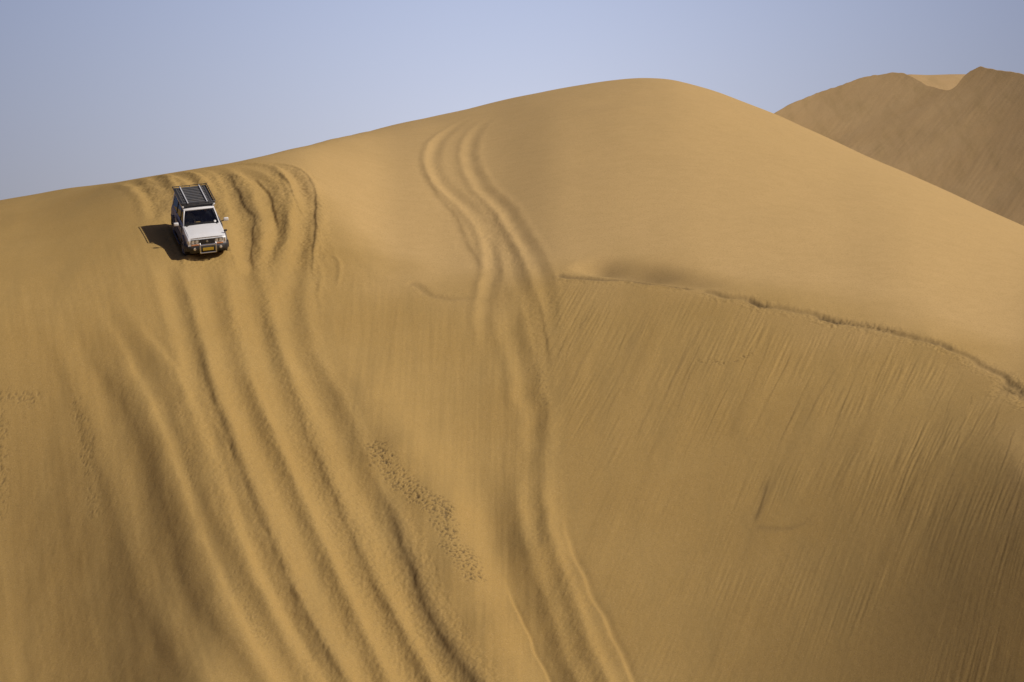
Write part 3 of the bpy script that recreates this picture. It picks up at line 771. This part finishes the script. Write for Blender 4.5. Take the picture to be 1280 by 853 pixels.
# seal round the windscreen
MB().tube([on_ws(.0, -HB + .05), on_ws(.0, HB - .05), on_ws(1, HR - .04), on_ws(1, -HR + .04)], .012, 6, True).build('seal', M['black'], ws)
for y0, y1 in ((-.55, .0), (.05, .60)):
    MB().tube([on_ws(-.03, y0), on_ws(.03, y0 + .05, .03), on_ws(.12, y1, .02)], .009, 6).build('wiper', M['black'], car)
b = MB(); cc = on_ws(.12, .60, .006); u1 = Vector((0, 1, 0)); u2 = nrm.cross(u1)
vs = [b.bm.verts.new(cc + (u1 * math.cos(k * math.pi / 8) + u2 * math.sin(k * math.pi / 8)) * .052) for k in range(16)]
b.bm.faces.new(vs); r = bmesh.ops.extrude_face_region(b.bm, geom=list(b.bm.faces)); bmesh.ops.translate(b.bm, verts=[v for v in r['geom'] if isinstance(v, bmesh.types.BMVert)], vec=nrm * .004)
b.build('licence_disc', M['sticker'], ws)
MB().panel([(-2.33, -HB + .1, ZB), (-2.33, HB - .1, ZB), (-2.27, HR - .06, ZR - .05), (-2.27, -HR + .06, ZR - .05)], -.006, (1, 0, 0)).build('rear_window', M['dglass'], car)
# interior
MB().box((.72, 0, 1.10), (.36, 1.44, .20), .05).build('dashboard', M['dash'], car, True)
for y in (-.37, .37):
    s_ = MB(); s_.box((-.12, y, .80), (.52, .50, .16), .05); s_.box((-.40, y, 1.12), (.14, .48, .62), .05, Matrix.Rotation(R_(-12), 4, 'Y')); s_.box((-.47, y, 1.50), (.10, .26, .17), .04)
    s_.build('front_seat', M['seat'], car, True)
s_ = MB(); s_.box((-1.15, 0, .80), (.5, 1.3, .16), .05); s_.box((-1.42, 0, 1.12), (.14, 1.3, .6), .05, Matrix.Rotation(R_(-12), 4, 'Y')); s_.build('rear_seat', M['seat'], car, True)
sw = MB(); cw = Vector((.46, -.37, 1.13)); ax1 = Vector((0, 1, 0)); ax2 = Vector((-.35, 0, .93)).normalized()
sw.tube([cw + (ax1 * math.cos(k * math.pi / 10) + ax2 * math.sin(k * math.pi / 10)) * .19 for k in range(20)], .014, 8, True); sw.tube([cw, cw + Vector((.25, 0, -.06))], .02, 8)
for a in (0, 2.1, 4.2): sw.tube([cw, cw + (ax1 * math.cos(a) + ax2 * math.sin(a)) * .185], .012, 6)
sw.build('steering_wheel', M['black'], car, True)
rm = MB(); rm.box((.42, 0, 1.62), (.03, .22, .06), .01); rm.build('rear_view_mirror', M['black'], car)

# nose: grille, headlamps, indicators, bumper, bars, plate
g = MB().box((2.325, 0, .885), (.03, .66, .22), .01).build('grille', M['grille'], car)
for k in range(5): MB().box((2.345, 0, .80 + .042 * k), (.014, .62, .012), .003).build('grille_bar', M['black'], g)
MB().lathe([(.052, 0), (.052, .012), (.040, .018)], (2.345, 0, .885), 'X', 20).build('grille_badge', M['chrome'], g, True)
for sg in (-1, 1):
    h = MB().box((2.30, sg * .515, .90), (.05, .36, .19), .012).build('headlight', M['black'], car)
    for yy in (.43, .60): MB().box((2.33, sg * yy, .91), (.02, .145, .135), .03).build('lens', M['lens'], h, True)
    MB().hexa([(2.20, sg * .83, .80), (2.325, sg * .71, .80), (2.325, sg * .71, .98), (2.20, sg * .83, .98)][::sg] + [(2.20, sg * .83, .801), (2.325, sg * .71, .801), (2.325, sg * .71, .981), (2.20, sg * .83, .981)][::sg]) if False else None
    cm = MB(); cm.box((2.265, sg * .765, .895), (.14, .13, .17), .03, Matrix.Rotation(R_(-28 * sg), 4, 'Z')); cm.build('corner_lamp', M['lens'], car, True)
    MB().box((2.33, sg * .52, .755), (.03, .34, .05), .01).build('indicator_lamp', M['amber'], car)
bp_ = MB(); bm = bp_.bm; sec = []
for y, x in ((-.97, 2.02), (-.95, 2.22), (-.80, 2.38), (-.4, 2.45), (0, 2.46), (.4, 2.45), (.80, 2.38), (.95, 2.22), (.97, 2.02)):
    sec.append([bm.verts.new(p) for p in ((x, y, .50), (x + .02, y, .56), (x + .02, y, .68), (x - .01, y, .725), (x - .14, y * .97, .725), (x - .14, y * .97, .50))])
for A_, B_ in zip(sec, sec[1:]):
    for k in range(6): bm.faces.new((A_[k], A_[(k + 1) % 6], B_[(k + 1) % 6], B_[k]))
bm.faces.new(sec[0]); bm.faces.new(sec[-1][::-1])
fb = bp_.build('front_bumper', M['black'], car, True)
for sg in (-1, 1):
    MB().lathe([(.062, 0), (.062, .04), (.045, .05)], (2.43, sg * .56, .62), 'X', 18).build('fog_lamp', M['lens'], fb, True)
MB().box((2.20, 0, .44), (.25, 1.5, .10), .02).build('skid_plate', M['black'], car)
nb = MB()
for sg in (-1, 1): nb.tube([(2.44, sg * .34, .42), (2.56, sg * .34, .46), (2.58, sg * .34, .60), (2.57, sg * .34, .82), (2.52, sg * .34, .86)], .034, 10)
nb.tube([(2.575, -.34, .80), (2.575, .34, .80)], .026, 10); nb.tube([(2.57, -.34, .455), (2.57, .34, .455)], .026, 10)
nb.build('nudge_bar', M['chrome'], car, True)
pl = MB().box((2.585, 0, .625), (.012, .47, .13), .004).build('number_plate', M['plate'], car)
# wing mirrors, fender mirror
for sg, mt in ((-1, 'white'), (1, 'white')):
    m_ = MB(); m_.tube([(.80, sg * .86, 1.20), (.84, sg * 1.02, 1.26)], .022, 8); arm = m_.build('wing_mirror', M['black'], car, True)
    MB().box((.84, sg * 1.09, 1.29), (.10, .21, .15), .035, seg=3).build('mirror_shell', M[mt], arm, True)
m_ = MB(); m_.tube([(2.02, .78, 1.05), (2.04, .84, 1.16)], .014, 6); m_.box((2.05, .86, 1.19), (.06, .15, .09), .025); m_.build('fender_mirror', M['black'], car, True)
b = MB(); b.tube([(.88, -.80, 1.18), (.86, -.84, 1.9)], .006, 5); b.build('aerial', M['black'], car)
# wheels
for cx, yy in ((1.43, .79), (1.43, -.79), (-1.42, .79), (-1.42, -.79)):
    sg = 1 if yy > 0 else -1
    w = MB(); w.lathe([(.24, -.13), (.33, -.145), (.375, -.13), (.395, -.10), (.395, .10), (.375, .13), (.33, .145), (.24, .13)], (0, 0, 0), 'Y', 40)
    for k in range(30):
        a = 2 * math.pi * k / 30
        for s2 in (-1, 1):
            w.box((.398 * math.cos(a), s2 * .062, .398 * math.sin(a)), (.022, .085, .045), 0, Matrix.Rotation(-a, 4, 'Y') @ Matrix.Rotation(R_(14 * s2), 4, 'X'))
    wo = w.build('wheel', M['rubber'], car, True); wo.location = (cx, yy, .395)
    if cx > 0: wo.rotation_euler = (0, 0, R_(4))
    rm_ = MB(); rm_.lathe([(.245, .02 * sg), (.245, .14 * sg), (.225, .145 * sg), (.20, .09 * sg), (.10, .10 * sg), (.07, .13 * sg), (.03, .135 * sg)], (0, 0, 0), 'Y', 28)
    for k in range(6):
        a = 2 * math.pi * k / 6; rm_.box((.15 * math.cos(a), .105 * sg, .15 * math.sin(a)), (.11, .03, .045), .008, Matrix.Rotation(-a, 4, 'Y'))
    rm_.build('rim', M['rim'], wo, True)
for xx in (1.43, -1.42): MB().tube([(xx, -.7, .38), (xx, .7, .38)], .05, 8).build('axle', M['black'], car)
MB().box((-2.46, 0, .60), (.16, 1.75, .20), .04).build('rear_bumper', M['black'], car)

# ------------------------------------------------------------------ roof rack (bolted to the car: a part with its own pieces)
RX0, RX1, RZ = -2.22, .34, 1.92
RW = .73
rk = MB()
def rack_loop(z, w, r_): rk.tube([(RX0, -w, z), (RX0, w, z), (RX1 - .03, w, z), (RX1, w - .06, z), (RX1, -w + .06, z), (RX1 - .03, -w, z)], r_, 8, True)
rack_loop(RZ, RW - .02, .018); rack_loop(RZ + .075, RW + .02, .020)
for k in range(9):
    x = RX0 + (RX1 - .06 - RX0) * k / 8
    for sg in (-1, 1): rk.tube([(x, sg * (RW - .02), RZ), (x, sg * (RW + .02), RZ + .075)], .011, 6)
for yy in (-.45, 0, .45):
    rk.tube([(RX0, yy, RZ), (RX0, yy, RZ + .075)], .011, 6); rk.tube([(RX1, yy, RZ), (RX1, yy, RZ + .075)], .011, 6)
rack = rk.build('roof_rack', M['rackblack'], car, True)
MB().box((-.98, 0, RZ - .012), (2.46, 2 * RW - .05, .010), .003).build('tray', M['rackblack'], rack)
for k in range(10):
    x = RX0 + .12 + (RX1 - .54 - RX0) * k / 9
    MB().box((x, 0, RZ + .012), (.10, 1.10, .018), .004).build('slat', M['slat'], rack)
for yy in (-.43, .41): MB().box((-.98, yy, RZ + .055), (2.42, .045, .04), .008).build('rail', M['alu'], rack)
for sg in (-1, 1):
    for k in range(4):
        x = RX0 + .2 + 2.1 * k / 3
        MB().tube([(x, sg * (RW - .04), RZ), (x, sg * .655, ZR + .01)], .016, 6).build('foot', M['rackblack'], rack)
    MB().box((RX1 - .01, sg * (RW - .05), RZ - .05), (.07, .09, .07), .02).build('clamp', M['white'], rack, True)
    # side mesh panel
    for k in range(18):
        x = RX0 + .06 + (RX1 - .2 - RX0) * k / 17
        MB().box((x, sg * (RW - .115), RZ + .03), (.05, .07, .012), .003).build('spacer', M['slat'], rack) if k % 1 == 0 else None
MB().panel([(RX1 - .30, -.62, RZ + .03), (RX1 - .30, .62, RZ + .03), (RX1 + .0, .62, RZ - .09), (RX1 + .0, -.62, RZ - .09)], -.012, (0, 0, 1)).build('wind_deflector', M['rackblack'], rack)

# ------------------------------------------------------------------ the two people inside
def person(side, label, shirt, arms):
    root = bpy.data.objects.new('person', None); C.objects.link(root)
    root.matrix_world = mw @ Matrix.Translation((-.20, side, .82))
    root['label'] = label; root['category'] = 'person'
    J = [((0, 0, 0), .14), ((-.06, 0, .22), .135), ((-.10, 0, .42), .15), ((-.10, 0, .53), .075), ((-.08, 0, .60), .055), ((-.06, 0, .66), .075), ((-.05, 0, .74), .088), ((-.055, 0, .81), .07)]
    E_ = [(i, i + 1) for i in range(7)]
    def add(p, r, a): J.append((p, r)); E_.append((a, len(J) - 1)); return len(J) - 1
    for s in (-1, 1):
        k = add((-.10, s * .18, .46), .068, 2); k = add((.06, s * .23, .24), .045, k)
        if arms: k = add((.42, s * .17, .28), .030, k); k = add((.56, s * .16, .34), .026, k); up_, fw_ = (0, 0, 1), (.9, -.3 * s, -.3)
        else: k = add((.26, s * .17, .12), .030, k); k = add((.34, s * .13, .11), .026, k); up_, fw_ = (0, 1, 0), (.95, 0, -.15)
        palm = k; P0 = Vector(J[k][0])
        for q, ln in enumerate((.036, .042, .040, .031)):
            off = Vector(up_) * (q - 1.5) * .019
            a1_ = add(tuple(P0 + off + Vector(fw_) * .035), .010, palm); a2_ = add(tuple(P0 + off + Vector(fw_) * (.035 + ln * .9)), .0085, a1_)
            add(tuple(P0 + off + Vector(fw_) * (.035 + ln * 1.2) + Vector((0, -s * .6, -.8)) * ln * .6), .0075, a2_)
        t1_ = add(tuple(P0 + Vector(up_) * .036 + Vector((0, -s * .012, 0))), .011, palm); add(tuple(P0 + Vector(up_) * .050 + Vector(fw_) * .028), .009, t1_)
        k = add((.02, s * .10, -.02), .095, 0); k = add((.42, s * .12, .02), .07, k); k = add((.62, s * .12, -.26), .05, k); k = add((.74, s * .12, -.28), .035, k)
    me = bpy.data.meshes.new('body'); me.from_pydata([j[0] for j in J], E_, []); o = bpy.data.objects.new('body', me); C.objects.link(o)
    sk = o.modifiers.new('s', 'SKIN'); sv = me.skin_vertices[0].data
    for i, j in enumerate(J): sv[i].radius = (j[1], j[1] * (1.25 if i in (1, 2) else 1)); sv[i].use_root = i == 0
    su = o.modifiers.new('u', 'SUBSURF'); su.levels = 2; su.render_levels = 2
    bpy.context.view_layer.update(); d_ = bpy.context.evaluated_depsgraph_get(); m2 = bpy.data.meshes.new_from_object(o.evaluated_get(d_))
    o.modifiers.clear(); o.data = m2; o.parent = root
    m2.materials.clear(); m2.materials.append(M['skin']); m2.materials.append(M[shirt]); m2.materials.append(M['trouser'])
    for p in m2.polygons:
        c = p.center; p.use_smooth = True
        if c.z < .55 and not (c.x > .22 and c.z > .1) : p.material_index = 1
        if c.z < .09 and not (abs(c.x) < .12 and c.z > .05): p.material_index = 2
    h = MB(); bmesh.ops.create_uvsphere(h.bm, u_segments=16, v_segments=10, radius=.098, matrix=Matrix.Translation((-.07, 0, .775)) @ Matrix.Diagonal((1.02, .9, 1, 1)))
    bmesh.ops.delete(h.bm, geom=[v for v in h.bm.verts if v.co.x > -.02 and v.co.z < .80 or v.co.z < .70], context='VERTS')
    h.build('hair', M['hair'], root, True)
    f = MB(); f.hexa([(.025, -.014, .725), (.025, .014, .725), (.055, .012, .722), (.055, -.012, .722), (.02, -.006, .77), (.02, .006, .77), (.035, .005, .765), (.035, -.005, .765)], .004); f.build('nose', M['skin'], root, True)
    for s in (-1, 1):
        MB().lathe([(.002, 0), (.010, .004), (.002, .008)], (.018, s * .032, .775), 'X', 8).build('eye', M['hair'], root, True)
        MB().box((-.055, s * .088, .765), (.03, .014, .05), .006).build('ear', M['skin'], root, True)
    MB().box((.026, 0, .700), (.010, .04, .008), .003).build('mouth', M['lips'], root, True)
    return root
person(-.37, 'driver in a pale shirt holding the steering wheel behind the windscreen', 'shirt', True)
person(.37, 'front passenger in a darker shirt beside the driver', 'shirt2', False)
